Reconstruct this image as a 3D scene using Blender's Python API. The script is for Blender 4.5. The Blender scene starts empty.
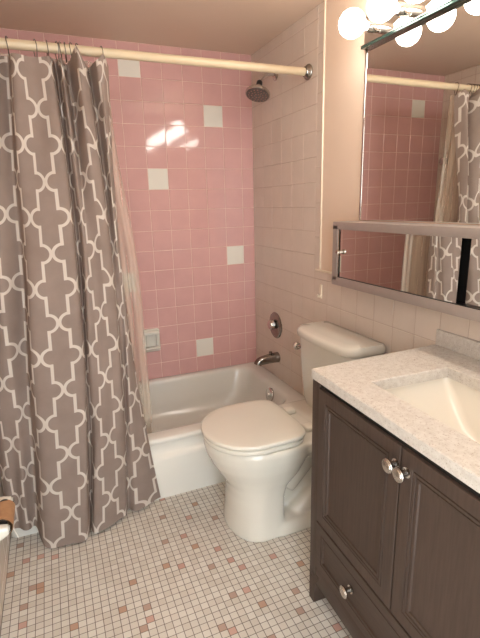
import bpy, bmesh, math, random
from mathutils import Vector, Matrix
random.seed(7)
S = bpy.context.scene
C = S.collection
PI = math.pi

# ---------------------------------------------------------------- helpers
def link(o, parent=None):
    C.objects.link(o)
    if parent is not None:
        o.parent = parent
    return o

def mesh_obj(name, verts, faces, mats, parent=None, smooth=None, fmat=None):
    me = bpy.data.meshes.new(name)
    me.from_pydata([tuple(v) for v in verts], [], faces)
    for m in (mats if isinstance(mats, (list, tuple)) else [mats]):
        me.materials.append(m)
    if fmat is not None:
        me.polygons.foreach_set('material_index', fmat)
    bm = bmesh.new(); bm.from_mesh(me)
    bmesh.ops.recalc_face_normals(bm, faces=bm.faces)
    bm.to_mesh(me); bm.free()
    if smooth is not None:
        me.shade_smooth()
        me.set_sharp_from_angle(angle=math.radians(smooth))
    me.update()
    return link(bpy.data.objects.new(name, me), parent)

def bm_obj(name, bm, mats, parent=None, smooth=40, recalc=True):
    if recalc:
        bmesh.ops.recalc_face_normals(bm, faces=bm.faces)
    me = bpy.data.meshes.new(name)
    bm.to_mesh(me); bm.free()
    for m in (mats if isinstance(mats, (list, tuple)) else [mats]):
        me.materials.append(m)
    if smooth is not None:
        me.shade_smooth()
        me.set_sharp_from_angle(angle=math.radians(smooth))
    return link(bpy.data.objects.new(name, me), parent)

def empty(name, loc=(0, 0, 0), rz=0):
    o = bpy.data.objects.new(name, None)
    o.location = loc
    o.rotation_euler = (0, 0, rz)
    o.empty_display_size = .05
    return link(o)

def tag(o, label, cat, group=None):
    o['label'] = label; o['category'] = cat
    if group: o['group'] = group
    return o

def struct(o):
    o['kind'] = 'structure'
    return o

def box(bm, lo, hi, bevel=0, seg=2):
    lo = Vector(lo); hi = Vector(hi)
    c = (lo + hi) / 2; d = hi - lo
    r = bmesh.ops.create_cube(bm, size=1, matrix=Matrix.Translation(c) @ Matrix.Diagonal((abs(d.x), abs(d.y), abs(d.z), 1)))
    if bevel:
        es = list({e for v in r['verts'] for e in v.link_edges})
        bmesh.ops.bevel(bm, geom=es, offset=bevel, segments=seg, profile=.5, affect='EDGES')
    return bm

def frame_from(axis):
    z = Vector(axis).normalized()
    a = Vector((0, 0, 1)) if abs(z.z) < .9 else Vector((1, 0, 0))
    x = a.cross(z).normalized(); y = z.cross(x)
    return x, y, z

def lathe(bm, origin, axis, prof, n=32):
    """prof: list of (distance along the axis, radius)"""
    x, y, z = frame_from(axis); o = Vector(origin); rings = []
    for h, r in prof:
        if r < 1e-6:
            rings.append([bm.verts.new(o + z * h)])
        else:
            rings.append([bm.verts.new(o + z * h + (x * math.cos(2 * PI * k / n) + y * math.sin(2 * PI * k / n)) * r) for k in range(n)])
    for a, b in zip(rings, rings[1:]):
        for k in range(n):
            k2 = (k + 1) % n
            if len(a) == 1 and len(b) == 1: continue
            if len(a) == 1: bm.faces.new((a[0], b[k2], b[k]))
            elif len(b) == 1: bm.faces.new((a[k], a[k2], b[0]))
            else: bm.faces.new((a[k], a[k2], b[k2], b[k]))
    for r in (rings[0], rings[-1]):
        if len(r) > 1:
            bm.faces.new(r)
    return bm

def tube(bm, pts, rad, n=12, closed=False):
    pts = [Vector(p) for p in pts]; m = len(pts)
    rads = rad if isinstance(rad, (list, tuple)) else [rad] * m
    rings = []; prevx = None
    for i, p in enumerate(pts):
        if closed: t = pts[(i + 1) % m] - pts[i - 1]
        else: t = pts[min(i + 1, m - 1)] - pts[max(i - 1, 0)]
        t.normalize()
        if prevx is None:
            x, y, _ = frame_from(t)
        else:
            x = (prevx - t * prevx.dot(t)).normalized(); y = t.cross(x)
        prevx = x
        rings.append([bm.verts.new(p + (x * math.cos(2 * PI * k / n) + y * math.sin(2 * PI * k / n)) * rads[i]) for k in range(n)])
    rr = list(zip(rings, rings[1:]))
    if closed: rr.append((rings[-1], rings[0]))
    for a, b in rr:
        for k in range(n):
            k2 = (k + 1) % n
            bm.faces.new((a[k], a[k2], b[k2], b[k]))
    if not closed:
        bm.faces.new(rings[0]); bm.faces.new(rings[-1])
    return bm

def loft(bm, rings, cap0=True, cap1=True):
    vs = [[bm.verts.new(p) for p in r] for r in rings]
    n = len(vs[0])
    for a, b in zip(vs, vs[1:]):
        for k in range(n):
            k2 = (k + 1) % n
            bm.faces.new((a[k], a[k2], b[k2], b[k]))
    if cap0: bm.faces.new(vs[0])
    if cap1: bm.faces.new(vs[-1])
    return bm

def rrect(x0, x1, y0, y1, z, r, n=8):
    """rounded rectangle, r = one radius or four (x0y0, x1y0, x1y1, x0y1)"""
    rs = r if isinstance(r, (list, tuple)) else [r] * 4
    out = []
    for (cx, cy, a0), rr in zip([(x0, y0, PI), (x1, y0, 1.5 * PI), (x1, y1, 0), (x0, y1, .5 * PI)], rs):
        sx = 1 if cx == x0 else -1; sy = 1 if cy == y0 else -1
        for k in range(n + 1):
            a = a0 + .5 * PI * k / n
            out.append((cx + sx * rr + rr * math.cos(a), cy + sy * rr + rr * math.sin(a), z))
    return out

def catmull(pts, per=8):
    pts = [Vector(p) for p in pts]; out = []
    for i in range(len(pts) - 1):
        p0 = pts[max(i - 1, 0)]; p1 = pts[i]; p2 = pts[i + 1]; p3 = pts[min(i + 2, len(pts) - 1)]
        for k in range(per):
            t = k / per
            out.append(.5 * ((2 * p1) + (p2 - p0) * t + (2 * p0 - 5 * p1 + 4 * p2 - p3) * t * t + (3 * p1 - p0 - 3 * p2 + p3) * t ** 3))
    out.append(pts[-1]); return out

# ---------------------------------------------------------------- materials
def srgb(r, g, b):
    f = lambda c: ((c / 255 + .055) / 1.055) ** 2.4 if c / 255 > .04045 else c / 255 / 12.92
    return (f(r), f(g), f(b), 1)

def mat(name, col, rough=.5, metal=0., spec=.5, coat=0., noise=0., nscale=40, bump=0., bscale=200, **kw):
    m = bpy.data.materials.new(name); m.use_nodes = True
    nt = m.node_tree; b = nt.nodes['Principled BSDF']
    b.inputs['Base Color'].default_value = col
    b.inputs['Roughness'].default_value = rough
    b.inputs['Metallic'].default_value = metal
    b.inputs['Specular IOR Level'].default_value = spec
    b.inputs['Coat Weight'].default_value = coat
    b.inputs['Coat Roughness'].default_value = .08
    tc = nt.nodes.new('ShaderNodeTexCoord')
    if noise:
        n = nt.nodes.new('ShaderNodeTexNoise'); n.inputs['Scale'].default_value = nscale; n.inputs['Detail'].default_value = 4
        nt.links.new(tc.outputs['Object'], n.inputs['Vector'])
        r = nt.nodes.new('ShaderNodeMapRange'); r.inputs[1].default_value = .3; r.inputs[2].default_value = .7
        r.inputs[3].default_value = 1 - noise; r.inputs[4].default_value = 1 + noise
        nt.links.new(n.outputs['Fac'], r.inputs[0])
        mx = nt.nodes.new('ShaderNodeMix'); mx.data_type = 'RGBA'; mx.blend_type = 'MULTIPLY'; mx.inputs[0].default_value = 1
        mx.inputs[6].default_value = col
        nt.links.new(r.outputs[0], mx.inputs[7]); nt.links.new(mx.outputs[2], b.inputs['Base Color'])
    if bump:
        n = nt.nodes.new('ShaderNodeTexNoise'); n.inputs['Scale'].default_value = bscale; n.inputs['Detail'].default_value = 3
        nt.links.new(tc.outputs['Object'], n.inputs['Vector'])
        bp = nt.nodes.new('ShaderNodeBump'); bp.inputs['Strength'].default_value = bump; bp.inputs['Distance'].default_value = .002
        nt.links.new(n.outputs['Fac'], bp.inputs['Height']); nt.links.new(bp.outputs[0], b.inputs['Normal'])
    for k, v in kw.items():
        b.inputs[k].default_value = v
    return m

M = {}
M['pink'] = mat('pink_glazed_tile', srgb(213, 167, 162), .07, noise=.035, nscale=9, bump=.10, bscale=14)
M['white_tile'] = mat('white_glazed_tile', srgb(232, 228, 217), .08, noise=.02, nscale=9, bump=.05, bscale=14)
M['beige'] = mat('beige_glazed_tile', srgb(218, 203, 189), .2, noise=.03, nscale=8, bump=.10, bscale=14)
M['grout_light'] = mat('pale_grout', srgb(232, 205, 192), .8, noise=.05)
M['grout_beige'] = mat('beige_grout', srgb(190, 168, 151), .8, noise=.05)
M['paint'] = mat('peach_wall_paint', srgb(229, 206, 185), .55, noise=.02, nscale=3, bump=.08, bscale=120)
M['ceil'] = mat('ceiling_paint', srgb(222, 199, 178), .6, noise=.03, nscale=2, bump=.1, bscale=150)
M['trim'] = mat('white_caulk_trim', srgb(238, 226, 205), .35)
M['tub'] = mat('white_tub_enamel', srgb(222, 220, 212), .16, noise=.01, nscale=5, coat=.3)
M['china'] = mat('white_vitreous_china', srgb(216, 212, 201), .12, noise=.01, nscale=6, coat=.4)
M['seatp'] = mat('white_seat_plastic', srgb(220, 215, 203), .2, noise=.01, nscale=6)
M['chrome'] = mat('chrome', srgb(205, 203, 200), .08, 1., noise=.02, nscale=20)
M['nickel'] = mat('brushed_nickel', srgb(200, 195, 188), .22, 1., noise=.06, nscale=60)
M['face'] = mat('dark_grey_spray_face', srgb(92, 87, 83), .3, .5, noise=.05, nscale=60)
M['fix'] = mat('darker_chrome', srgb(150, 146, 141), .17, 1., noise=.12, nscale=35)  # chrome with a darker base colour, slightly mottled
M['hook'] = mat('dull_hook_metal', srgb(120, 110, 100), .3, 1., noise=.1, nscale=40)
M['alu'] = mat('grey_aluminium_frame', srgb(168, 157, 150), .36, .35, noise=.03, nscale=30)
M['mirror'] = mat('mirror_glass', srgb(243, 243, 240), .01, 1., noise=.004, nscale=2)
M['black'] = mat('black_plastic', srgb(20, 19, 19), .4, noise=.1)
M['glassedge'] = mat('dark_green_glass_edge', srgb(52, 74, 66), .12, .5, noise=.1, nscale=15)
M['cream'] = mat('cream_rod_sleeve', srgb(212, 194, 163), .35, noise=.03, nscale=12)
M['card'] = mat('brown_cardboard', srgb(170, 128, 93), .8, noise=.08, nscale=60)
M['paper'] = mat('white_paper', srgb(235, 230, 222), .9, noise=.03)
M['gapshade'] = mat('gap_shade_black', srgb(22, 17, 15), .8, noise=.05)  # near-black colour standing in for shade in the door gaps
M['basin'] = mat('cream_basin_china', srgb(228, 221, 207), .15, noise=.01, nscale=5, coat=.3)

def quartz():
    m = mat('speckled_quartz', srgb(214, 205, 193), .22)
    nt = m.node_tree; b = nt.nodes['Principled BSDF']
    tc = nt.nodes.new('ShaderNodeTexCoord')
    v = nt.nodes.new('ShaderNodeTexNoise'); v.inputs['Scale'].default_value = 260; v.inputs['Detail'].default_value = 2
    n = nt.nodes.new('ShaderNodeTexNoise'); n.inputs['Scale'].default_value = 70; n.inputs['Detail'].default_value = 5
    r1 = nt.nodes.new('ShaderNodeValToRGB'); r2 = nt.nodes.new('ShaderNodeValToRGB')
    r1.color_ramp.elements[0].position = .30; r1.color_ramp.elements[0].color = srgb(186, 170, 156)
    r1.color_ramp.elements[1].position = .42; r1.color_ramp.elements[1].color = (1, 1, 1, 1)
    r2.color_ramp.elements[0].position = .35; r2.color_ramp.elements[0].color = srgb(200, 193, 184)
    r2.color_ramp.elements[1].position = .65; r2.color_ramp.elements[1].color = srgb(212, 207, 199)
    mx = nt.nodes.new('ShaderNodeMix'); mx.data_type = 'RGBA'; mx.blend_type = 'MULTIPLY'; mx.inputs[0].default_value = .6
    L = nt.links.new
    L(tc.outputs['Object'], v.inputs['Vector']); L(tc.outputs['Object'], n.inputs['Vector'])
    L(v.outputs['Fac'], r1.inputs[0]); L(n.outputs['Fac'], r2.inputs[0])
    L(r2.outputs[0], mx.inputs[6]); L(r1.outputs[0], mx.inputs[7]); L(mx.outputs[2], b.inputs['Base Color'])
    return m
M['quartz'] = quartz()

def wood(name='espresso_stained_wood', vertical=True):
    m = mat(name, srgb(72, 54, 46), .48, spec=.35)
    nt = m.node_tree; b = nt.nodes['Principled BSDF']; L = nt.links.new
    tc = nt.nodes.new('ShaderNodeTexCoord'); mp = nt.nodes.new('ShaderNodeMapping')
    mp.inputs['Scale'].default_value = (30, 30, 2.0) if vertical else (30, 2.0, 30)
    n = nt.nodes.new('ShaderNodeTexNoise'); n.inputs['Scale'].default_value = 5; n.inputs['Detail'].default_value = 7; n.inputs['Distortion'].default_value = .5
    r = nt.nodes.new('ShaderNodeValToRGB')
    r.color_ramp.elements[0].position = .3; r.color_ramp.elements[0].color = srgb(64, 51, 44)
    r.color_ramp.elements[1].position = .7; r.color_ramp.elements[1].color = srgb(75, 61, 53)
    L(tc.outputs['Object'], mp.inputs[0]); L(mp.outputs[0], n.inputs['Vector']); L(n.outputs['Fac'], r.inputs[0]); L(r.outputs[0], b.inputs['Base Color'])
    bp = nt.nodes.new('ShaderNodeBump'); bp.inputs['Strength'].default_value = .12; bp.inputs['Distance'].default_value = .001
    L(n.outputs['Fac'], bp.inputs['Height']); L(bp.outputs[0], b.inputs['Normal'])
    return m
M['wood'] = wood()
M['woodh'] = wood('espresso_stained_wood_rail', False)

def bulb_mat():
    m = bpy.data.materials.new('glowing_globe_bulb'); m.use_nodes = True
    nt = m.node_tree; b = nt.nodes['Principled BSDF']
    b.inputs['Base Color'].default_value = (1, .95, .88, 1)
    b.inputs['Emission Color'].default_value = (1, .94, .86, 1)
    b.inputs['Emission Strength'].default_value = 24.0
    return m
M['bulb'] = bulb_mat()

# little node-expression language for the curtain print
class E:
    nt = None
    def __init__(s, v): s.v = v
    @staticmethod
    def op(o, *a, clamp=False):
        n = E.nt.nodes.new('ShaderNodeMath'); n.operation = o; n.use_clamp = clamp
        for i, x in enumerate(a):
            x = x.v if isinstance(x, E) else x
            if isinstance(x, (int, float)): n.inputs[i].default_value = x
            else: E.nt.links.new(x, n.inputs[i])
        return E(n.outputs[0])
    def __add__(s, o): return E.op('ADD', s, o)
    def __sub__(s, o): return E.op('SUBTRACT', s, o)
    def __rsub__(s, o): return E.op('SUBTRACT', o, s)
    def __mul__(s, o): return E.op('MULTIPLY', s, o)
    def __truediv__(s, o): return E.op('DIVIDE', s, o)
    def abs(s): return E.op('ABSOLUTE', s)
    def min(s, o): return E.op('MINIMUM', s, o)
    def max(s, o): return E.op('MAXIMUM', s, o)
    def gt(s, o): return E.op('GREATER_THAN', s, o)
    def lt(s, o): return E.op('LESS_THAN', s, o)
def hyp(a, b): return E.op('SQRT', a * a + b * b)

LW, LH = .133, .128      # lattice period across and half period down
def curtain_mat():
    m = mat('taupe_lattice_print_fabric', srgb(150, 133, 124), .8, spec=.25)
    nt = m.node_tree; E.nt = nt; b = nt.nodes['Principled BSDF']
    uv = nt.nodes.new('ShaderNodeUVMap'); uv.uv_map = 'cloth'
    sp = nt.nodes.new('ShaderNodeSeparateXYZ'); nt.links.new(uv.outputs[0], sp.inputs[0])
    x = E(sp.outputs[0]); y = E(sp.outputs[1])
    # fold into one quadrant between a cell centre and its corner neighbour
    u = E.op('PINGPONG', x, LW / 2); v = E.op('PINGPONG', y, LH)
    # rotate half-turn symmetry about (W/4, H/2): keep v < H/2
    up = v.gt(LH / 2)
    u = u + up * (LW / 2 - u * 2); v = v + up * (LH - v * 2)
    W = LW
    a, r = .23 * W, .245 * W
    d_arc = (hyp(u - a, v) - r).abs() + u.lt(.285 * W) * 10
    ytop = .235 * W
    seg_h = hyp((u - .268 * W).abs().max(.018 * W) - .018 * W, v - ytop)
    seg_v = (u - .25 * W).abs().max((ytop - v) * 1.0)
    d = d_arc.min(seg_h).min(seg_v)
    f = E.op('SMOOTH_MIN', 1, E.op('MULTIPLY', .0056 - d, 1400), .0, clamp=True)
    mx = nt.nodes.new('ShaderNodeMix'); mx.data_type = 'RGBA'
    nt.links.new(f.v, mx.inputs[0])
    tc = nt.nodes.new('ShaderNodeTexCoord')
    nz = nt.nodes.new('ShaderNodeTexNoise'); nz.inputs['Scale'].default_value = 14; nz.inputs['Detail'].default_value = 3
    nt.links.new(tc.outputs['Object'], nz.inputs['Vector'])
    rp = nt.nodes.new('ShaderNodeValToRGB')
    rp.color_ramp.elements[0].position = .3; rp.color_ramp.elements[0].color = srgb(147, 131, 122)
    rp.color_ramp.elements[1].position = .7; rp.color_ramp.elements[1].color = srgb(156, 139, 130)
    nt.links.new(nz.outputs['Fac'], rp.inputs[0]); nt.links.new(rp.outputs[0], mx.inputs[6])
    mx.inputs[7].default_value = srgb(216, 206, 196)
    nt.links.new(mx.outputs[2], b.inputs['Base Color'])
    wv = nt.nodes.new('ShaderNodeTexNoise'); wv.inputs['Scale'].default_value = 9; wv.inputs['Detail'].default_value = 5
    nt.links.new(tc.outputs['Object'], wv.inputs['Vector'])
    bp = nt.nodes.new('ShaderNodeBump'); bp.inputs['Strength'].default_value = .25; bp.inputs['Distance'].default_value = .01
    nt.links.new(wv.outputs['Fac'], bp.inputs['Height']); nt.links.new(bp.outputs[0], b.inputs['Normal'])
    tl = nt.nodes.new('ShaderNodeBsdfTranslucent'); nt.links.new(mx.outputs[2], tl.inputs[0])
    ms = nt.nodes.new('ShaderNodeMixShader'); ms.inputs[0].default_value = .22
    nt.links.new(b.outputs[0], ms.inputs[1]); nt.links.new(tl.outputs[0], ms.inputs[2])
    nt.links.new(ms.outputs[0], nt.nodes['Material Output'].inputs[0])
    return m
M['curtain'] = curtain_mat()

def liner_mat():
    m = bpy.data.materials.new('translucent_vinyl'); m.use_nodes = True
    nt = m.node_tree; b = nt.nodes['Principled BSDF']; out = nt.nodes['Material Output']
    b.inputs['Base Color'].default_value = srgb(206, 188, 168); b.inputs['Roughness'].default_value = .3
    tr = nt.nodes.new('ShaderNodeBsdfTransparent'); tr.inputs[0].default_value = (1, .97, .93, 1)
    mx = nt.nodes.new('ShaderNodeMixShader')
    tc = nt.nodes.new('ShaderNodeTexCoord'); mp = nt.nodes.new('ShaderNodeMapping'); mp.inputs['Scale'].default_value = (60, 60, .7)
    n = nt.nodes.new('ShaderNodeTexNoise'); n.inputs['Scale'].default_value = 1; n.inputs['Detail'].default_value = 2
    r = nt.nodes.new('ShaderNodeMapRange'); r.inputs[1].default_value = .3; r.inputs[2].default_value = .7; r.inputs[3].default_value = .36; r.inputs[4].default_value = .46
    L = nt.links.new
    L(tc.outputs['Object'], mp.inputs[0]); L(mp.outputs[0], n.inputs['Vector']); L(n.outputs['Fac'], r.inputs[0])
    L(r.outputs[0], mx.inputs[0]); L(tr.outputs[0], mx.inputs[1]); L(b.outputs[0], mx.inputs[2]); L(mx.outputs[0], out.inputs[0])
    return m
M['liner'] = liner_mat()

def floor_mat():
    m = mat('mosaic_floor_tile', srgb(190, 180, 165), .45)
    nt = m.node_tree; E.nt = nt; b = nt.nodes['Principled BSDF']; L = nt.links.new
    uv = nt.nodes.new('ShaderNodeUVMap'); uv.uv_map = 'mosaic'
    sp = nt.nodes.new('ShaderNodeSeparateXYZ'); L(uv.outputs[0], sp.inputs[0])
    x = E(sp.outputs[0]); y = E(sp.outputs[1])
    e = (E.op('FRACT', x) - .5).abs().max((E.op('FRACT', y) - .5).abs())
    g = E.op('MULTIPLY', e - .442, 22, clamp=True)
    at = nt.nodes.new('ShaderNodeAttribute'); at.attribute_name = 'tile'
    tc = nt.nodes.new('ShaderNodeTexCoord')
    nz = nt.nodes.new('ShaderNodeTexNoise'); nz.inputs['Scale'].default_value = 6; nz.inputs['Detail'].default_value = 4
    L(tc.outputs['Object'], nz.inputs['Vector'])
    gr = nt.nodes.new('ShaderNodeValToRGB')
    gr.color_ramp.elements[0].position = .35; gr.color_ramp.elements[0].color = srgb(66, 52, 44)
    gr.color_ramp.elements[1].position = .65; gr.color_ramp.elements[1].color = srgb(98, 82, 71)
    L(nz.outputs['Fac'], gr.inputs[0])
    mx = nt.nodes.new('ShaderNodeMix'); mx.data_type = 'RGBA'
    L(g.v, mx.inputs[0]); L(at.outputs['Color'], mx.inputs[6]); L(gr.outputs[0], mx.inputs[7]); L(mx.outputs[2], b.inputs['Base Color'])
    bp = nt.nodes.new('ShaderNodeBump'); bp.inputs['Strength'].default_value = .6; bp.inputs['Distance'].default_value = .001; bp.invert = True
    L(g.v, bp.inputs['Height']); L(bp.outputs[0], b.inputs['Normal'])
    rr = nt.nodes.new('ShaderNodeMapRange'); rr.inputs[3].default_value = .4; rr.inputs[4].default_value = .9
    L(g.v, rr.inputs[0]); L(rr.outputs[0], b.inputs['Roughness'])
    return m
M['floor'] = floor_mat()

# ---------------------------------------------------------------- room shell
T = .1143                    # wall tile pitch
K0 = 1.9885                  # height of tile row 0
A0, B0 = .0750, .0278        # width of the cut tiles in the corner (pink wall, side wall)
XL, YR, ZC = -1.495, -2.95, 2.154
TUBY = -.7136; TRIMY = -.762

def tile_wall(name, rects, place, mats, kind=True):
    """rects: (u0,u1,v0,v1,mat) tiles as raised pillows over the grout; place(u,v,h) -> xyz"""
    V, F, FM = [], [], []
    def quad(ps, mi):
        i = len(V); V.extend(ps); F.append((i, i + 1, i + 2, i + 3)); FM.append(mi)
    g, c, h = .0011, .0016, .0013
    for (u0, u1, v0, v1, mi, gi) in rects:
        if u1 - u0 < .004 or v1 - v0 < .004: continue
        quad([place(u0, v0, 0), place(u1, v0, 0), place(u1, v1, 0), place(u0, v1, 0)], gi)
        a0, a1, b0, b1 = u0 + g, u1 - g, v0 + g, v1 - g
        t = [random.uniform(-.0005, .0005) for _ in range(2)]
        lo = [(a0, b0), (a1, b0), (a1, b1), (a0, b1)]
        hi = [(a0 + c, b0 + c), (a1 - c, b0 + c), (a1 - c, b1 - c), (a0 + c, b1 - c)]
        hh = [h - t[0] - t[1], h + t[0] - t[1], h + t[0] + t[1], h - t[0] + t[1]]
        lo = [place(u, v, 0) for u, v in lo]; hi = [place(u, v, k) for (u, v), k in zip(hi, hh)]
        i = len(V); V.extend(lo + hi)
        F.append((i + 4, i + 5, i + 6, i + 7)); FM.append(mi)
        for k in range(4):
            k2 = (k + 1) % 4
            F.append((i + k, i + k2, i + 4 + k2, i + 4 + k)); FM.append(mi)
    me = bpy.data.meshes.new(name); me.from_pydata(V, [], F)
    for m in mats: me.materials.append(m)
    me.polygons.foreach_set('material_index', FM); me.update()
    o = link(bpy.data.objects.new(name, me))
    return struct(o)

rows = [-2.0] + [k for k in range(-1, 18)]
def zrow(k): return min(ZC, K0 - k * T)
# pink wall
white = {(5, -1), (1, 1), (4, 4), (0, 8), (6, 9), (2, 13), (10, 0)}
rects = []
ncol = 13
for c in range(-1, ncol):
    u0 = 0 if c == -1 else A0 + c * T
    u1 = min(-XL, A0 + (c + 1) * T)
    for k in range(-2, 18):
        v1 = zrow(k); v0 = max(0, K0 - (k + 1) * T)
        if v1 <= v0: continue
        rects.append((u0, u1, v0, v1, 1 if (c, k) in white else 0, 2))
tile_wall('wall_back', rects, lambda u, v, h: (-u, -h, v), [M['pink'], M['white_tile'], M['grout_light']])

# beige side walls
def side_rects(yend):
    R = []
    for j in range(-1, 6):
        u0 = 0 if j == -1 else B0 + j * T; u1 = B0 + (j + 1) * T
        for k in range(-2, 18):
            v1 = zrow(k); v0 = max(0, K0 - (k + 1) * T)
            if v1 > v0: R.append((u0, u1, v0, v1, 0, 1))
    # upright bullnose strip beside the tub tiles
    z = 1.003; n = 0
    while z < ZC - .01:
        R.append((-TUBY, -TRIMY, z, min(ZC, z + .1595), 0, 1)); z += .1595
    # wainscot
    k9 = K0 - 9 * T
    j = 6
    while B0 + j * T < -yend:
        u0 = B0 + j * T; u1 = min(-yend, u0 + T)
        for k in range(9, 18):
            v1 = K0 - k * T; v0 = max(0, v1 - T)
            if v1 > v0: R.append((u0, u1, v0, v1, 0, 1))
        R.append((u0, u1, k9, 1.003, 0, 1))
        j += 1
    return R
def add_paint(o, x, y0, y1, z0, z1, m):
    me = o.data; bm = bmesh.new(); bm.from_mesh(me)
    me.materials.append(m)
    f = bm.faces.new([bm.verts.new(p) for p in [(x, y0, z0), (x, y1, z0), (x, y1, z1), (x, y0, z1)]])
    f.material_index = len(me.materials) - 1
    bm.to_mesh(me); bm.free()
w = tile_wall('wall_right', side_rects(YR), lambda u, v, h: (-h, -u, v), [M['beige'], M['grout_beige']])
add_paint(w, 0, TRIMY, YR, 1.003, ZC, M['paint'])
w = tile_wall('wall_left', side_rects(YR), lambda u, v, h: (XL + h, -u, v), [M['beige'], M['grout_beige']])
add_paint(w, XL, TRIMY, YR, 1.003, ZC, M['paint'])
# unseen rear wall; its doorway opening is added to let in fill light
DX0, DX1, DZ = -1.40, -.76, 2.03
struct(mesh_obj('wall_rear', [(XL, YR, 0), (DX0, YR, 0), (DX0, YR, DZ), (DX1, YR, DZ), (DX1, YR, 0), (0, YR, 0), (0, YR, ZC), (XL, YR, ZC), (DX0, YR, ZC), (DX1, YR, ZC)],
         [(0, 1, 2, 8, 7), (2, 3, 9, 8), (4, 5, 6, 9, 3)], M['paint']))
struct(mesh_obj('ceiling', [(XL, YR, ZC), (0, YR, ZC), (0, 0, ZC), (XL, 0, ZC)], [(0, 1, 2, 3)], M['ceil']))
bm = bmesh.new()
box(bm, (-.006, TRIMY - .007, 1.003), (.004, TRIMY + .001, ZC), .002)
struct(bm_obj('trim_1', bm, M['trim']))
bm = bmesh.new()
box(bm, (-.007, YR, 1.000), (.004, TUBY - .012, 1.009), .002)
struct(bm_obj('trim_2', bm, M['trim']))
bm = bmesh.new()
for lo, hi in [((DX0 - .06, YR - .02, 0), (DX0, YR + .015, DZ + .06)), ((DX1, YR - .02, 0), (DX1 + .06, YR + .015, DZ + .06)), ((DX0, YR - .02, DZ), (DX1, YR + .015, DZ + .06))]:
    box(bm, lo, hi, .003)
struct(bm_obj('door_1', bm, M['trim']))  # casing around the added, unseen doorway

# mosaic floor: one coloured face per little tile
PX, PY = .02605, .02520
PH_X, PH_Y = .00423 - PX / 2, .0 - PY / 2
PINK = [(-1.064, -1.217), (-1.118, -1.318), (-1.040, -1.391), (-1.064, -1.416), (-1.424, -.939), (-1.401, -1.091), (-1.376, -1.113), (-1.429, -1.241),
        (-1.325, -.961), (-.881, -.914), (-.778, -.963), (-.828, -1.064), (-.805, -1.137), (-.672, -1.015), (-.724, -1.183), (-.935, -1.187),
        (-.882, -1.211), (-.778, -1.260), (-.725, -.882), (-.671, -1.313), (-.541, -1.313), (-.460, -1.382), (-.750, -1.414), (-.670, -1.492),
        (-.567, -1.568), (-.804, -1.542)]
def cell(x, y): return (math.floor((x - PH_X) / PX), math.floor((y - PH_Y) / PY))
pinkset = {cell(*p) for p in PINK}
V, F, COL, UV = [], [], [], []
i0, i1 = cell(XL, 0)[0], cell(0, 0)[0]
YF = -3.3
j0, j1 = cell(0, YF)[1], cell(0, -.60)[1]
pk = [srgb(192, 152, 138), srgb(186, 150, 128), srgb(201, 162, 148), srgb(180, 152, 136)]
wt = [srgb(216, 210, 200), srgb(211, 204, 194), srgb(219, 213, 204), srgb(207, 199, 188), srgb(213, 205, 195)]
seen = lambda x, y: -1.45 < x < -.45 and y > -1.6
for i in range(i0, i1 + 1):
    for j in range(j0, j1 + 1):
        x0 = max(XL, PH_X + i * PX); x1 = min(0, PH_X + (i + 1) * PX); y0 = max(YF, PH_Y + j * PY); y1 = PH_Y + (j + 1) * PY
        if x1 <= x0: continue
        n = len(V); V += [(x0, y0, 0), (x1, y0, 0), (x1, y1, 0), (x0, y1, 0)]; F.append((n, n + 1, n + 2, n + 3))
        rnd = random.random()
        isp = (i, j) in pinkset or rnd < (.012 if seen(x0, y0) else .045)
        col = random.choice(pk) if isp else random.choice(wt)
        COL += [col] * 4
        UV += [((x - PH_X) / PX, (y - PH_Y) / PY) for x, y in ((x0, y0), (x1, y0), (x1, y1), (x0, y1))]
me = bpy.data.meshes.new('floor'); me.from_pydata(V, [], F); me.materials.append(M['floor'])
ca = me.color_attributes.new('tile', 'FLOAT_COLOR', 'CORNER')
ul = me.uv_layers.new(name='mosaic')
for k in range(len(UV)):
    ca.data[k].color = COL[k]; ul.data[k].uv = UV[k]
struct(link(bpy.data.objects.new('floor', me)))

# ---------------------------------------------------------------- bathtub
tub = empty('bathtub', (-.75, -.4, 0))
tag(tub, 'low white enamel bathtub with stepped apron along the pink tiled wall', 'bathtub')
def child(o, parent):
    """parent without moving"""
    o.parent = parent
    o.matrix_parent_inverse = parent_matrix(parent).inverted()
    return o
def parent_matrix(p):
    m = Matrix.Translation(p.location) @ p.rotation_euler.to_matrix().to_4x4() if p.parent is None else None
    if m is None:
        m = parent_matrix(p.parent) @ p.matrix_parent_inverse @ (Matrix.Translation(p.location) @ p.rotation_euler.to_matrix().to_4x4())
    return m
bm = bmesh.new()
xa, xb = XL + .002, -.003
yb = -.002
def outer(y, z, rf=.03, ins=0):
    return rrect(xa + ins, xb - ins, y, yb - ins, z, [rf, rf, .006, .006], 10)
rings = [outer(-.778, 0), outer(-.777, .195), outer(-.774, .205), outer(-.757, .214), outer(-.750, .222), outer(-.748, .258), outer(-.753, .268, .05),
         outer(-.760, .278, .055), outer(-.760, .286, .055), outer(-.754, .292, .05, .003), outer(-.744, .295, .05, .008)]
def inner(x0, x1, y0, y1, z, r): return rrect(x0, x1, y0, y1, z, r, 10)
rings += [inner(-1.43, -.075, -.690, -.045, .2955, .10), inner(-1.42, -.085, -.676, -.052, .293, .11), inner(-1.412, -.094, -.668, -.058, .285, .11),
          inner(-1.405, -.100, -.661, -.064, .268, .11), inner(-1.36, -.125, -.640, -.085, .15, .13), inner(-1.32, -.15, -.62, -.10, .085, .14),
          inner(-1.25, -.21, -.57, -.15, .055, .14), inner(-1.15, -.30, -.50, -.22, .048, .12)]
loft(bm, rings)
child(bm_obj('tub_shell', bm, M['tub'], smooth=50), tub)
bm = bmesh.new()
ax = Vector((-1, 0, .17)).normalized(); oo = Vector((-.108, -.425, .238))
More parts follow.
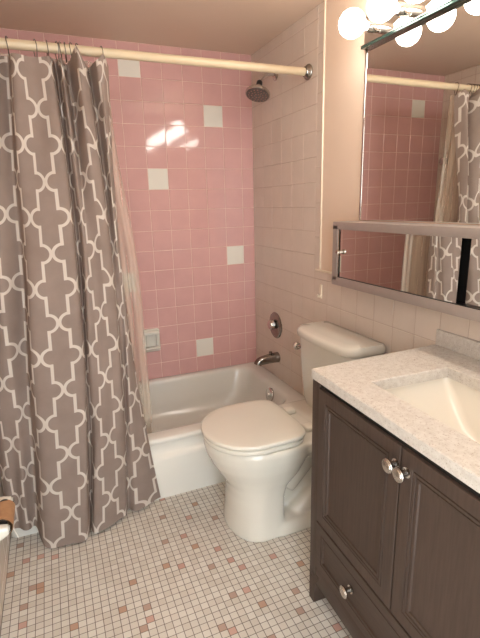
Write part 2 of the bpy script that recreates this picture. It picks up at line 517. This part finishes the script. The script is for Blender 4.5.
lathe(bm, oo, ax, [(-.01, .040), (.006, .042), (.010, .040), (.014, .030), (.015, .012), (.018, .011), (.019, 0)], 28)
o = child(bm_obj('overflow_plate', bm, M['chrome']), tub)
o['label'] = 'chrome overflow plate'

# ---------------------------------------------------------------- shower fittings
sh = empty('wall_shower', (0, -.308, 1.976))
tag(sh, 'round chrome shower head on a bent arm high on the beige tiled wall', 'shower head')
bm = bmesh.new()
lathe(bm, (0.0, -.308, 1.976), (-1, 0, 0), [(-.004, .028), (.004, .030), (.010, .024), (.014, .014), (.015, 0)], 24)
child(bm_obj('flange', bm, M['nickel']), sh)
bm = bmesh.new()
arm = catmull([(-.004, -.308, 1.976), (-.04, -.308, 1.978), (-.068, -.308, 1.970), (-.088, -.308, 1.950), (-.098, -.309, 1.932)], 6)
tube(bm, arm, .0085, 14)
child(bm_obj('shower_arm', bm, M['chrome']), sh)
d = Vector((-.32, -.28, -1)).normalized(); p0 = Vector((-.096, -.309, 1.936))
bm = bmesh.new()
lathe(bm, p0, d, [(-.006, .010), (0, .015), (.012, .016), (.020, .014), (.021, 0)], 20)
child(bm_obj('swivel_collar', bm, M['black']), sh)
bm = bmesh.new()
lathe(bm, p0, d, [(.016, .012), (.024, .015), (.040, .024), (.050, .040), (.057, .060), (.064, .065), (.072, .064), (.074, .060)], 36)
hd = child(bm_obj('spray_head', bm, M['chrome']), sh)
bm = bmesh.new()
lathe(bm, p0, d, [(.0735, 0.0595), (.0755, .058), (.0755, 0)], 36)
bm.faces.ensure_lookup_table(); nf = len(bm.faces)
fx, fy, fz = frame_from(d)
for rr, nn in ((.014, 6), (.030, 11), (.046, 16)):
    for k in range(nn):
        a = 2 * PI * k / nn
        lathe(bm, p0 + (fx * math.cos(a) + fy * math.sin(a)) * rr, d, [(.0745, .0048), (.079, .0040), (.0792, 0)], 8)
bm.faces.ensure_lookup_table()
for f in bm.faces[nf:]: f.material_index = 1
child(bm_obj('spray_face', bm, [M['face'], M['nickel']]), hd)

va = empty('shower_valve', (0, -.293, .615))
tag(va, 'chrome single-handle shower valve with round wall plate above the tub spout', 'shower valve')
bm = bmesh.new()
lathe(bm, (0, -.293, .615), (-1, 0, 0), [(-.004, .078), (.003, .080), (.007, .077), (.011, .060), (.013, .030), (.014, 0)], 40)
child(bm_obj('escutcheon_plate', bm, M['fix']), va)
bm = bmesh.new()
lathe(bm, (0, -.293, .622), (-1, 0, 0), [(.008, .020), (.016, .018), (.018, .026), (.022, .030), (.040, .029), (.047, .025), (.049, .012), (.049, 0)], 10)
child(bm_obj('handle', bm, M['chrome'], smooth=25), va)

spt = empty('tub_spout', (0, -.316, .42))
tag(spt, 'chrome tub spout with diverter knob above the bathtub drain end', 'tub spout')
bm = bmesh.new()
path = catmull([(.002, -.316, .420), (-.035, -.316, .420), (-.075, -.316, .417), (-.112, -.316, .413), (-.130, -.316, .405), (-.136, -.316, .393)], 5)
n = len(path)
tube(bm, path, [.033 - .009 * min(1, k / (n - 1) * 1.2) for k in range(n)], 18)
child(bm_obj('spout_body', bm, M['fix']), spt)
bm = bmesh.new()
lathe(bm, (-.050, -.316, .444), (0, 0, 1), [(-.004, .006), (.008, .006), (.009, .010), (.018, .010), (.020, 0)], 14)
child(bm_obj('diverter_knob', bm, M['fix']), spt)

# soap dish on pink wall
sd = empty('soap_dish', (-.694, -.02, .545))
tag(sd, 'white ceramic soap dish set into the pink tile wall above tub', 'soap dish')
bm = bmesh.new()
sx0, sx1, sz0, sz1 = -.752, -.648, .470, .612
loft(bm, [[(x, y, z) for (x, z, _) in rrect(sx0 + i_, sx1 - i_, sz0 + i_, sz1 - i_, 0, r_, 5)] for i_, y, r_ in
          [(0, -.0005, .012), (0, -.010, .012), (.004, -.016, .012), (.012, -.018, .012), (.020, -.016, .010), (.024, -.006, .008), (.028, -.004, .006)]], True, True)
child(bm_obj('dish_body', bm, M['china']), sd)
bm = bmesh.new()
box(bm, (sx0 + .008, -.052, sz0 + .022), (sx1 - .008, -.010, sz0 + .036), .006, 3)
child(bm_obj('tray', bm, M['china']), sd)
bm = bmesh.new()
box(bm, (sx0 + .004, -.036, sz1 - .034), (sx1 - .004, -.010, sz1 - .010), .009, 3)
child(bm_obj('top_ledge', bm, M['china']), sd)

# small hook seen on the far left wall in the mirror
bm = bmesh.new()
box(bm, (XL + .0015, -.085, 1.63), (XL + .008, -.060, 1.72), .003)
lathe(bm, (XL + .0015, -.072, 1.585), (1, 0, 0), [(0, .022), (.006, .022), (.010, .012), (.026, .012), (.028, .024), (.040, .024), (.042, 0)], 20)
o = bm_obj('wall_hook', bm, M['nickel'])
tag(o, 'small round metal knob with pale backing strip seen in the mirror on far tub wall', 'knob')

# white adhesive hook on the wainscot
hk = bpy.data.objects.new('adhesive_hook', None)
bm = bmesh.new()
box(bm, (-.007, -.788, .868), (-.0012, -.770, .938), .003, 3)
tube(bm, catmull([(-.006, -.779, .886), (-.014, -.779, .878), (-.020, -.779, .880), (-.022, -.779, .890)], 5), .0045, 10)
bpy.data.objects.remove(hk)
o = bm_obj('adhesive_hook', bm, M['trim'])
tag(o, 'slim white adhesive hook stuck on the beige tile above the toilet tank', 'hook')

# ---------------------------------------------------------------- rod, curtain, liner, hooks
ZR, YROD, RR = 1.907, -.640, .0170
rod = empty('shower_curtain_rod', (XL, YROD, ZR))
tag(rod, 'cream shower curtain rod spanning the tub from wall to wall', 'curtain rod')
bm = bmesh.new()
lathe(bm, (XL + .004, YROD, ZR - .004), (1, 0, .0025), [(0, RR), (-XL - .008, RR)], 24)
child(bm_obj('rod_tube', bm, M['cream']), rod)
for x, s in ((-.0012, -1), (XL + .0012, 1)):
    bm = bmesh.new()
    lathe(bm, (x, YROD, ZR), (s, 0, 0), [(0, .032), (.006, .034), (.012, .031), (.018, .024), (.024, .022), (.026, .0185)], 28)
    child(bm_obj('rod_flange', bm, M['fix']), rod)

TOP = [(-1.485, -.66), (-1.43, -.71), (-1.375, -.645), (-1.325, -.705), (-1.262, -.650), (-1.237, -.700), (-1.180, -.697), (-1.120, -.705), (-1.097, -.635), (-1.078, -.705), (-1.055, -.625),
       (-1.025, -.715), (-.998, -.700), (-.975, -.630), (-.955, -.705), (-.925, -.690), (-.905, -.650)]
MID = [(-1.485, -.76), (-1.455, -.785), (-1.420, -.785), (-1.375, -.808), (-1.318, -.765), (-1.290, -.835), (-1.200, -.842), (-1.125, -.835), (-1.108, -.765), (-1.090, -.815), (-1.060, -.812),
       (-1.020, -.812), (-.985, -.800), (-.968, -.765), (-.952, -.780), (-.938, -.765), (-.932, -.740)]
BOT = [(-1.485, -.798), (-1.465, -.818), (-1.44, -.826), (-1.412, -.836), (-1.386, -.825), (-1.350, -.915), (-1.255, -.922), (-1.200, -.925), (-1.182, -.860), (-1.165, -.905), (-1.120, -.895),
       (-1.065, -.868), (-1.032, -.848), (-1.012, -.805), (-.985, -.838), (-.910, -.808), (-.860, -.785)]
TZ = [1.858, 1.852, 1.858, 1.852, 1.860, 1.858, 1.852, 1.858, 1.860, 1.856, 1.856, 1.896, 1.852, 1.852, 1.860, 1.884, 1.856]
BZ = [.075, .072, .070, .066, .058, .014, .012, .014, .020, .014, .014, .014, .014, .014, .014, .014, .016]
PER = 9
def curve(P): return catmull([(x, y, 0) for x, y in P], PER)
ct, cm, cb = curve(TOP), curve(MID), curve(BOT)
tz = [v.x for v in catmull([(z, 0, 0) for z in TZ], PER)]
bz = [v.x for v in catmull([(z, 0, 0) for z in BZ], PER)]
N = len(ct); NV = 60
ulen = [0]
for k in range(1, N):
    ulen.append(ulen[-1] + (.2 * (ct[k] - ct[k - 1]).length + .45 * (cm[k] - cm[k - 1]).length + .35 * (cb[k] - cb[k - 1]).length))
u6 = ulen[6 * PER]
V, UVV = [], []
for r in range(NV + 1):
    t = r / NV
    wa, wb, wc = 2 * (t - .5) * (t - 1), -4 * t * (t - 1), 2 * t * (t - .5)
    for k in range(N):
        p = ct[k] * wa + cm[k] * wb + cb[k] * wc
        z = tz[k] * (1 - t) + bz[k] * t
        # soft wandering of the cloth
        wob = .004 * math.sin(5 * t * PI + k * .35) + .003 * math.sin(11 * t + k * .21 + 1)
        V.append((p.x + wob * .4, p.y + wob, z))
        UVV.append((ulen[k] - u6 + 10 * LW, 1.860 - (1.860 - .014) * t - 1.045 + 10 * 2 * LH))
F = []
for r in range(NV):
    for k in range(N - 1):
        a = r * N + k
        F.append((a, a + 1, a + N + 1, a + N))
me = bpy.data.meshes.new('shower_curtain'); me.from_pydata(V, [], F); me.materials.append(M['curtain'])
ul = me.uv_layers.new(name='cloth')
for lp in me.loops:
    ul.data[lp.index].uv = UVV[lp.vertex_index]
me.shade_smooth()
cur = link(bpy.data.objects.new('shower_curtain', me))
tag(cur, 'taupe fabric shower curtain with white lattice print hanging in folds', 'shower curtain')

# liner
edge = [(1.872, -.909, -.625), (1.55, -.897, -.622), (1.10, -.853, -.620), (.63, -.846, -.618), (.33, -.845, -.625), (.10, -.842, -.575)]
ec = catmull(edge, 8)
V, F = [], []; NU = 70
for p in ec:
    z, xe, ye = p
    for k in range(NU + 1):
        s = k / NU
        x = XL + .02 + (xe - XL - .02) * s
        amp = .012 * (1 - s) + .010
        y = ye + amp * math.sin(x * 46) * (.8 + .2 * math.sin(z * 3)) + (.006 * math.sin((xe - x) * 160) if xe - x < .10 else 0)
        V.append((x, max(y, -.640 if z > .3 else -.60 - (.3 - z) * -.12), z))
n = NU + 1
for r in range(len(ec) - 1):
    for k in range(NU):
        a = r * n + k; F.append((a, a + 1, a + n + 1, a + n))
ln = mesh_obj('shower_liner', V, F, M['liner'], smooth=180)
tag(ln, 'translucent vinyl shower liner hanging inside the tub behind the printed curtain', 'shower liner')

hooks = [(-1.250, 'leftmost of the hooks on the rod'), (-1.160, 'second from the left on the rod'), (-1.118, 'third from the left on the rod'),
         (-1.086, 'first of the close bunch at mid rod'), (-1.072, 'second of the close bunch at mid rod'), (-1.056, 'third of the close bunch at mid rod'),
         (-1.034, 'just left of the fold raised over the rod'), (-1.012, 'just right of the fold raised over the rod'), (-.925, 'rightmost, at the free edge of the curtain')]
proto = None
bm = bmesh.new()
pts = []
for k in range(24):
    a = 2 * PI * k / 24
    y, z = math.cos(a) * .0195, math.sin(a) * .0195 + .003
    if z < 0: y *= 1 - .55 * min(1, -z / .02); z *= 2.6
    pts.append((.0015 * math.sin(a * 2), y, z))
tube(bm, pts, .0017, 8, closed=True)
hm = bm_obj('curtain_hook', bm, M['hook'])
for i, (x, lab) in enumerate(hooks):
    o = hm if i == 0 else hm.copy()
    if i: C.objects.link(o)
    o.location = (x, YROD, ZR - .004 + .001)
    o.rotation_euler = (0, 0, random.uniform(-.35, .35))
    tag(o, 'thin metal curtain hook, ' + lab, 'hook', 'curtain hooks on the rod')

# ---------------------------------------------------------------- toilet
TY = -1.075
toi = empty('toilet', (-.40, TY, 0))
tag(toi, 'white two-piece toilet with closed lid between bathtub and vanity', 'toilet')
def egg(xf, xb_, hw, z, n=40, sq=2.6, yc=TY, split=.52):
    """outline: rounded front toward -x, squarer back"""
    xm = xf + (xb_ - xf) * split; out = []
    for k in range(n):
        a = 2 * PI * k / n
        c, s = math.cos(a), math.sin(a)
        if c < 0:
            e = 2.0; x = xm + (xm - xf) * -(abs(c) ** (2 / e))
            y = hw * math.copysign(abs(s) ** (2 / e), s)
        else:
            e = sq; x = xm + (xb_ - xm) * (abs(c) ** (2 / e)); y = hw * math.copysign(abs(s) ** (2 / e), s)
        out.append((x, yc + y, z))
    return out
bm = bmesh.new()
loft(bm, [egg(-.645, -.425, .160, 0, sq=5), egg(-.644, -.425, .159, .02, sq=5), egg(-.636, -.425, .149, .09, sq=5), egg(-.632, -.42, .142, .17, sq=5), egg(-.638, -.40, .146, .215, sq=4),
          egg(-.664, -.335, .160, .262, sq=3), egg(-.694, -.30, .180, .312), egg(-.714, -.275, .193, .360), egg(-.722, -.26, .199, .398), egg(-.716, -.262, .194, .414)])
# rear body, deck under the tank, foot, trapway
loft(bm, [rrect(-.42, -.06, TY - .07, TY + .07, z, .03, 6) for z in (0, .32)])
loft(bm, [rrect(-.36, -.035, TY - w_, TY + w_, z, .04, 6) for w_, z in ((.10, .30), (.175, .365), (.19, .385), (.19, .412))])
loft(bm, [rrect(-.50, -.09, TY - w_, TY + w_, z, .05, 6) for w_, z in ((.164, 0), (.162, .035), (.150, .055), (.11, .068))])
for s in (-1, 1):
    tube(bm, catmull([(-.22, TY + s * .05, .37), (-.31, TY + s * .055, .27), (-.40, TY + s * .05, .17)], 6), .055, 14)
    tube(bm, catmull([(-.36, TY + s * .085, .045), (-.29, TY + s * .09, .10), (-.22, TY + s * .09, .13), (-.15, TY + s * .085, .09), (-.13, TY + s * .08, .04)], 6), .045, 14)
bowl = bm_obj('bowl', bm, M['china'], smooth=None)
rm = bowl.modifiers.new('fuse', 'REMESH'); rm.mode = 'VOXEL'; rm.voxel_size = .006; rm.use_smooth_shade = True
smo = bowl.modifiers.new('soften', 'SMOOTH'); smo.factor = .5; smo.iterations = 10
bpy.context.view_layer.update()
dg = bpy.context.evaluated_depsgraph_get()
me = bpy.data.meshes.new_from_object(bowl.evaluated_get(dg))
bowl.modifiers.clear(); bowl.data = me
me.shade_smooth()
child(bowl, toi)
def slab(name, outline, z0, z1, r, m, dome=0):
    def sc(f, z): 
        cx = sum(p[0] for p in outline) / len(outline); cy = sum(p[1] for p in outline) / len(outline)
        out = []
        for p in outline:
            dv = Vector((p[0] - cx, p[1] - cy)); L_ = dv.length
            dv *= (L_ - f) / L_
            out.append((cx + dv.x, cy + dv.y, z))
        return out
    bm = bmesh.new()
    rings = [sc(r, z0), sc(r * .3, z0 + r * .3), sc(0, z0 + r), sc(0, z1 - r), sc(r * .3, z1 - r * .3), sc(r, z1)]
    if dome:
        rings += [sc(.03, z1 + dome * .35), sc(.06, z1 + dome * .7), sc(.10, z1 + dome)]
    loft(bm, rings)
    return child(bm_obj(name, bm, m, smooth=60), toi)
lid_out = egg(-.727, -.342, .192, 0, sq=5.5, n=64, split=.48)
seat_out = egg(-.722, -.348, .189, 0, sq=5.5, n=64, split=.48)
slab('seat', seat_out, .416, .436, .006, M['seatp'])
slab('lid', lid_out, .4390, .457, .006, M['seatp'], .004)
for s in (-1, 1):
    bm = bmesh.new()
    box(bm, (-.322, TY + s * .085 - .025, .413), (-.272, TY + s * .085 + .025, .436), .008, 3)
    child(bm_obj('hinge', bm, M['seatp']), toi)
    bm = bmesh.new()
    lathe(bm, (-.27, TY + s * .125, .055), (0, 0, 1), [(0, .018), (.014, .017), (.022, .011), (.024, 0)], 18)
    child(bm_obj('bolt_cap', bm, M['seatp']), toi)
TT = TY + .010
def bowed(x0, x1, hw, z, r, bow, n=10):
    base = rrect(x0, x1, TT - hw, TT + hw, z, [r, .02, .02, r], n)
    out = []
    for x, y, zz in base:
        f = (x1 - x) / (x1 - x0)
        out.append((x - bow * f * (1 - ((y - TT) / hw) ** 2), y, zz))
    # resample the straight front so that it bows smoothly
    res = []
    m = len(out)
    for i in range(m):
        a = Vector(out[i]); b = Vector(out[(i + 1) % m]); res.append(tuple(a))
        if (a - b).length > .1 and abs(a.x - b.x) < .05 and a.x < (x0 + x1) / 2:
            for k in range(1, 12):
                y = a.y + (b.y - a.y) * k / 12
                f0 = 1
                res.append((x0 - bow * (1 - ((y - TT) / hw) ** 2), y, z))
    return res
bm = bmesh.new()
loft(bm, [bowed(-.165, -.025, .175, .405, .05, .012), bowed(-.170, -.022, .185, .44, .05, .014), bowed(-.178, -.020, .200, .60, .05, .017), bowed(-.182, -.018, .208, .735, .05, .018), bowed(-.182, -.018, .208, .744, .05, .018)])
child(bm_obj('tank', bm, M['china'], smooth=50), toi)
bm = bmesh.new()
loft(bm, [bowed(-.184, -.015, .208, .736, .05, .020), bowed(-.193, -.012, 0.212, .740, .055, .021), bowed(-.195, -.012, .214, .748, .055, .021), bowed(-.195, -.012, .214, .762, .055, .021), bowed(-.190, -.014, .209, .771, .052, .021), bowed(-.178, -.020, .208, .776, .05, .020), bowed(-.15, -.05, .17, .778, .04, .015)])
child(bm_obj('tank_lid', bm, M['china'], smooth=50), toi)
bm = bmesh.new()
lathe(bm, (-.165, TT + .205, .668), (-.35, .94, 0), [(-.02, .009), (.012, .009), (.013, .017), (.019, .020), (.026, .018), (.031, .010), (.032, 0)], 22)
child(bm_obj('flush_lever', bm, M['chrome']), toi)

# ---------------------------------------------------------------- vanity
RZ = math.radians(-2.2)
CX, CY = -.512, -1.520            # countertop corner nearest the toilet
def vloc(x, y, z): return (x, y, z)
van = empty('vanity_cabinet', (CX, CY, 0), RZ)
tag(van, 'espresso brown vanity cabinet with two panelled doors and a bottom drawer', 'vanity cabinet')
# local frame: +x toward the wall, -y along the front to the right, origin at the countertop corner on the floor
FX = .003; Y0 = -.002; Y1 = -.760; DP = .46; ZT = .808
def vpart(name, bm, m, parent=None, smooth=40):
    return bm_obj(name, bm, m, parent or van, smooth)
bm = bmesh.new()
box(bm, (FX + .004, Y0 - .002, .10), (DP, Y0 - .018, ZT))          # side panels
box(bm, (FX + .004, Y1 + .002, .10), (DP, Y1 + .018, ZT))
box(bm, (DP - .012, Y1 + .01, .10), (DP, Y0 - .01, ZT))
box(bm, (FX + .03, Y1 + .01, .105), (DP, Y0 - .01, .12))
vpart('carcass', bm, M['wood'])
bm = bmesh.new()
box(bm, (FX + .006, Y1 + .01, .13), (FX + .022, Y0 - .01, ZT - .001))
vpart('gap_shade_panel', bm, M['gapshade'])  # sheet behind the doors, shade of the gaps put in as colour
SW = .039
for ya, yb2, sgn in ((Y0, Y0 - SW, -1), (Y1 + SW, Y1, 1)):       # front stiles running down into tapered feet
    bm = bmesh.new()
    box(bm, (FX, yb2, .10), (FX + .022, ya, ZT), .0015)
    vpart('front_stile', bm, M['wood'])
    bm = bmesh.new()
    yo = ya if sgn < 0 else yb2
    for xx0, xx1 in ((FX, FX + .05),):
        loft(bm, [[(xx0 + i_, yo + sgn * (0 + 0) , z), (xx1, yo, z), (xx1, yo + sgn * w_, z), (xx0 + i_, yo + sgn * w_, z)] for z, w_, i_ in ((.0, .030, .0), (.04, .032, 0.), (.085, .038, 0), (.112, .055, 0), (.125, .055, .0))])
    vpart('foot', bm, M['wood'])
    bm = bmesh.new()
    loft(bm, [[(DP - .05, yo, z), (DP, yo, z), (DP, yo + sgn * w_, z), (DP - .05, yo + sgn * w_, z)] for z, w_ in ((0, .03), (.10, .04))])
    vpart('foot', bm, M['wood'])
bm = bmesh.new()
box(bm, (FX + .001, Y1 + SW, .088), (FX + .020, Y0 - SW, .160), .002)
vpart('bottom_rail', bm, M['woodh'])
bm = bmesh.new()
box(bm, (FX + .010, Y1 + SW, .785), (FX + .024, Y0 - SW, ZT), .001)
vpart('top_rail', bm, M['woodh'])

def panel(name, y0, y1, z0, z1, rings, m, parent=van):
    """framed panel facing -x; rings = (inset from the edge, depth behind the face, width factor in z)"""
    bm = bmesh.new(); vs = []
    back = [(FX + .016, y0, z0), (FX + .016, y1, z0), (FX + .016, y1, z1), (FX + .016, y0, z1)]
    R = [back]
    for ins, dep in rings:
        R.append([(FX - .004 + dep, y0 - ins, z0 + ins), (FX - .004 + dep, y1 + ins, z0 + ins), (FX - .004 + dep, y1 + ins, z1 - ins), (FX - .004 + dep, y0 - ins, z1 - ins)])
    loft(bm, R)
    return vpart(name, bm, m, parent, smooth=20)
DR = [(0, .0015), (.0015, 0), (.036, 0), (.0375, .003), (.0385, .003), (.040, .0), (.046, 0), (.0475, .004), (.0485, .004), (.050, .001), (.056, .002), (.058, .006), (.075, .0095)]
YM = -.404
d1 = panel('door', Y0 - SW - .0035, YM + .0022, .341, .795, DR, M['wood'])
d2 = panel('door', YM - .0022, Y1 + SW + .0035, .341, .795, DR, M['wood'])
dr = panel('drawer', Y0 - SW - .0035, Y1 + SW + .0035, .163, .335, [(0, .0015), (.0015, 0), (.030, 0), (.0315, .003), (.033, .003), (.0345, .0005), (.040, .001), (.042, .006), (.048, .007)], M['woodh'])
def knob(y, z, parent):
    bm = bmesh.new()
    lathe(bm, (FX - .003, y, z), (-1, 0, 0), [(-.002, .012), (.002, .0125), (.004, .008), (.012, .0065), (.018, .0075), (.021, .0165), (.025, .0175), (.0265, .0165), (.0265, .0135), (.0285, .012), (.0295, .007), (.0300, 0)], 26)
    return vpart('knob', bm, M['nickel'], parent)
knob(YM + .015, .744, d1); knob(YM - .0215, .743, d2)
knob(-.240, .252, dr); knob(-.568, .252, dr)

ctp = empty('countertop', (CX, CY, .8085), RZ)
tag(ctp, 'pale speckled quartz countertop with undermount basin on the brown vanity', 'countertop')
SX0, SX1, SY0, SY1 = .098, .372, -.600, -.158
CD, CW = .522, .775
bm = bmesh.new()
def rect(x0, x1, y0, y1, z): return [(x0, y0, z), (x1, y0, z), (x1, y1, z), (x0, y1, z)]
hz = .0325
b = .0025; SK = .032
def sk4(i_, z): return [(i_, -CW, z), (CD, -CW, z), (CD, SK - i_, z), (i_, -i_, z)]
loft(bm, [rect(SX0, SX1, SY0, SY1, 0), sk4(b, 0), sk4(0, b), sk4(0, hz - b), sk4(b, hz), rect(SX0 - .002, SX1 + .002, SY0 - .002, SY1 + .002, hz), rect(SX0, SX1, SY0, SY1, hz - .002), rect(SX0, SX1, SY0, SY1, 0)], False, False)
bm_obj('counter_slab', bm, M['quartz'], ctp, smooth=20)
bm = bmesh.new()
box(bm, (CD - .022, -CW, hz - .001), (CD - .001, SK - .002, hz + .054), .0025)
bm_obj('backsplash', bm, M['quartz'], ctp)
bm = bmesh.new()
def rr_(i_, z, r): return [(x, y, zz) for x, y, zz in rrect(SX0 - .006 + i_, SX1 + .006 - i_, SY0 - .006 + i_, SY1 + .006 - i_, z, r, 8)]
def rr2(x0, x1, y0, y1, z, r): return rrect(x0, x1, y0, y1, z, r, 8)
loft(bm, [rr_(-.01, 0, .02), rr_(0, 0, .02), rr_(.001, -.012, .022), rr2(SX0 + .018, SX1 - .012, SY0 + .045, SY1 - .045, -.055, .03), rr2(SX0 + .035, SX1 - .028, SY0 + .10, SY1 - .10, -.105, .04), rr2(SX0 + .06, SX1 - .05, SY0 + .14, SY1 - .14, -.125, .04), rr2(SX0 + .10, SX1 - .10, SY0 + .18, SY1 - .18, -.128, .02)], False, True)
sk = bm_obj('sink_basin', bm, M['basin'], ctp, smooth=50)
sk['label'] = 'cream rectangular undermount sink basin'
bm = bmesh.new()
lathe(bm, ((SX0 + SX1) / 2, (SY0 + SY1) / 2, -.128), (0, 0, 1), [(0, .022), (.003, .022), (.004, .018), (.002, .015), (.002, 0)], 24)
bm_obj('drain', bm, M['chrome'], sk)

# ---------------------------------------------------------------- mirrors and light
YE = -2.28
bm = bmesh.new()
mw = empty('wall_mirror', (0, (YE - 1.06) / 2, 1.254))
tag(mw, 'large frameless wall mirror between the light bar and the mirrored cabinet', 'mirror')
box(bm, (-.006, YE, 1.251), (-.001, -1.066, 1.879))
child(bm_obj('mirror_glass', bm, M['mirror'], smooth=None), mw)
bm = bmesh.new()
box(bm, (-.009, -1.066, 1.250), (-.0005, -1.058, 1.882), .0015)
child(bm_obj('edge_strip', bm, M['chrome']), mw)

cab = empty('medicine_cabinet', (-.06, -1.6, 1.0))
tag(cab, 'low wide wall cabinet with sliding mirror doors below the large mirror', 'medicine cabinet')
cx, cy0, z0, z1 = -.112, -1.026, .988, 1.243
bm = bmesh.new()
fr = .006
box(bm, (cx, YE, z1 - .026), (-.001, cy0, z1 + .004), .0015)         # top with front lip
box(bm, (cx, YE, z0), (-.001, cy0, z0 + .034), .0015)
box(bm, (cx, cy0 - .034, z0 + .02), (-.001, cy0, z1 - .01), .0015)
box(bm, (cx, YE, z0 + .02), (-.001, YE + .03, z1 - .01), .0015)
child(bm_obj('frame', bm, M['alu']), cab)
bm = bmesh.new()
box(bm, (cx + .035, YE + .02, z0 + .02), (-.004, cy0 - .02, z1 - .02))
child(bm_obj('cabinet_box', bm, M['black'], smooth=None), cab)
ym = -1.662
bm = bmesh.new(); box(bm, (cx + .006, ym, z0 + .0345), (cx + .010, cy0 - .047, z1 - .026))
md = child(bm_obj('mirror_door', bm, M['mirror'], smooth=None), cab)
bm = bmesh.new(); box(bm, (cx + .018, YE + .035, z0 + .0345), (cx + .022, ym - .022, z1 - .026))
child(bm_obj('mirror_door', bm, M['mirror'], smooth=None), cab)
bm = bmesh.new(); box(bm, (cx + .002, cy0 - .0400, z0 + .030), (cx + .014, cy0 - .0345, z1 - .026), .001)
child(bm_obj('edge_channel', bm, M['chrome']), cab)
bm = bmesh.new(); box(bm, (cx + .003, YE + .03, z0 + .0335), (cx + .03, cy0 - .036, z0 + .0365))
child(bm_obj('bottom_track', bm, M['black'], smooth=None), cab)
bm = bmesh.new()
lathe(bm, (cx + .006, cy0 - .052, 1.127), (-1, 0, 0), [(0, .006), (.010, .005), (.011, .009), (.018, .010), (.022, .007), (.023, 0)], 18)
kb = bm_obj('latch_knob', bm, M['nickel'])
child(kb, cab)

lt = empty('vanity_light_bar', (0, -1.7, 1.93))
tag(lt, 'mirrored vanity light bar with a row of glowing globe bulbs above the mirror', 'light fixture')
bm = bmesh.new(); box(bm, (-.016, YE, 1.889), (-.001, -1.058, 1.990), .001)
child(bm_obj('back_plate', bm, M['mirror'], smooth=None), lt)
bm = bmesh.new(); box(bm, (-.028, YE, 1.879), (-.001, -1.054, 1.8885), .001)
child(bm_obj('bottom_lip', bm, M['glassedge']), lt)
bm = bmesh.new(); box(bm, (-.0295, YE, 1.8886), (-.012, -1.054, 1.8915), .0008)
child(bm_obj('lip_edge', bm, M['chrome']), lt)
for k in range(8):
    y = -1.139 - .1535 * k; z = 1.927
    bm = bmesh.new()
    lathe(bm, (-.0155, y, z), (-1, 0, 0), [(0, .019), (.052, .019), (.056, .018), (.060, .012)], 24)
    sk_ = child(bm_obj('bulb_socket', bm, M['chrome']), lt)
    bm = bmesh.new()
    prof = [(.040, .013), (.050, .017)]
    c_ = .116; R_ = .046
    for q in range(14):
        a = PI * .86 - q / 13 * PI * .86
        prof.append((c_ + R_ * -math.cos(PI - a) * -1 if False else c_ - R_ * math.cos(a) * -1 * -1, R_ * math.sin(a)))
    prof = [(.055, .013), (.066, .017)] + [(c_ - R_ * math.cos(t_), R_ * math.sin(t_)) for t_ in [PI * (.14 + .86 * q / 14) for q in range(15)]]
    prof[-1] = (c_ + R_, 0)
    lathe(bm, (-.0155, y, z), (-1, 0, 0), prof, 28)
    child(bm_obj('bulb', bm, M['bulb'], smooth=80), lt)

# ---------------------------------------------------------------- toilet paper holder at the left wall
tp = empty('toilet_paper_holder', (XL, -1.295, .46))
tag(tp, 'white ceramic toilet paper holder on the left wall with an empty cardboard core', 'paper holder')
def ear(ya, yb2, zt):
    bm = bmesh.new()
    loft(bm, [[(x, y, z) for (y, z, _) in rrect(ya - e_, yb2 + e_, zt - h_ - e_, zt + e_, 0, .010, 4)] for x, e_, h_ in ((XL + .0015, .012, .06), (XL + .010, .010, .06), (XL + .025, .002, .056), (XL + .075, 0, .042), (XL + .098, -.003, .034), (XL + .103, -.010, .034))])
    return child(bm_obj('post', bm, M['china']), tp)
ear(-1.252, -1.222, .482); ear(-1.388, -1.358, .482)
bm = bmesh.new()
lathe(bm, (-1.415, -1.357, .4705), (0, 1, 0), [(0, .016), (.006, .016), (.007, .012), (.098, .012), (.099, .016), (.105, .016)], 20)
rl = child(bm_obj('roller', bm, M['black']), tp)
bm = bmesh.new()
lathe(bm, (-1.415, -1.352, .4572), (0, 1, 0), [(.001, .0255), (.0, .0275), (.099, .0275), (.098, .0255)], 30)
for f in [f for f in bm.faces if len(f.verts) > 4]: bm.faces.remove(f)
tbv = bm_obj('cardboard_tube', bm, M['card'])
tag(tbv, 'bare brown cardboard toilet roll core on the white ceramic holder', 'cardboard tube')
so = tbv.modifiers.new('wall', 'SOLIDIFY'); so.thickness = .0015
bm = bmesh.new()
vs = [bm.verts.new(p) for p in [(-1.390, -1.344, .448), (-1.389, -1.352, .449), (-1.379, -1.362, .420), (-1.377, -1.356, .419)]]
bm.faces.new(vs)
bm_obj('paper_scrap', bm, M['paper'], tbv, smooth=None)

# ---------------------------------------------------------------- camera, light, view
cam = bpy.data.cameras.new('camera'); co = bpy.data.objects.new('camera', cam); C.objects.link(co)
R = ((0.92109813, -0.38849482, -0.02549544), (-0.11952624, -0.21985142, -0.96818326), (0.37052897, 0.89483916, -0.24894006))
rx, ry, rz = [Vector(v) for v in R]
mw_ = Matrix.Identity(4)
for i in range(3):
    mw_[i][0] = rx[i]; mw_[i][1] = -ry[i]; mw_[i][2] = -rz[i]
mw_.translation = Vector((-1.19518739, -2.61403439, 1.32785422))
co.matrix_world = mw_
cam.sensor_fit = 'HORIZONTAL'; cam.sensor_width = 36; cam.lens = 448.07 / 480 * 36
cam.clip_start = .02
S.camera = co

w = bpy.data.worlds.new('doorway_fill'); S.world = w; w.use_nodes = True
bg = w.node_tree.nodes['Background']; bg.inputs[0].default_value = (.90, .97, 1.0, 1); bg.inputs[1].default_value = 8.0  # cool ambient added as fill, entering through the rear opening
S.view_settings.view_transform = 'Standard'
S.view_settings.exposure = 0
S.cycles.use_denoising = True
S.cycles.max_bounces = 10
S.cycles.transparent_max_bounces = 12
S.cycles.sample_clamp_indirect = 8
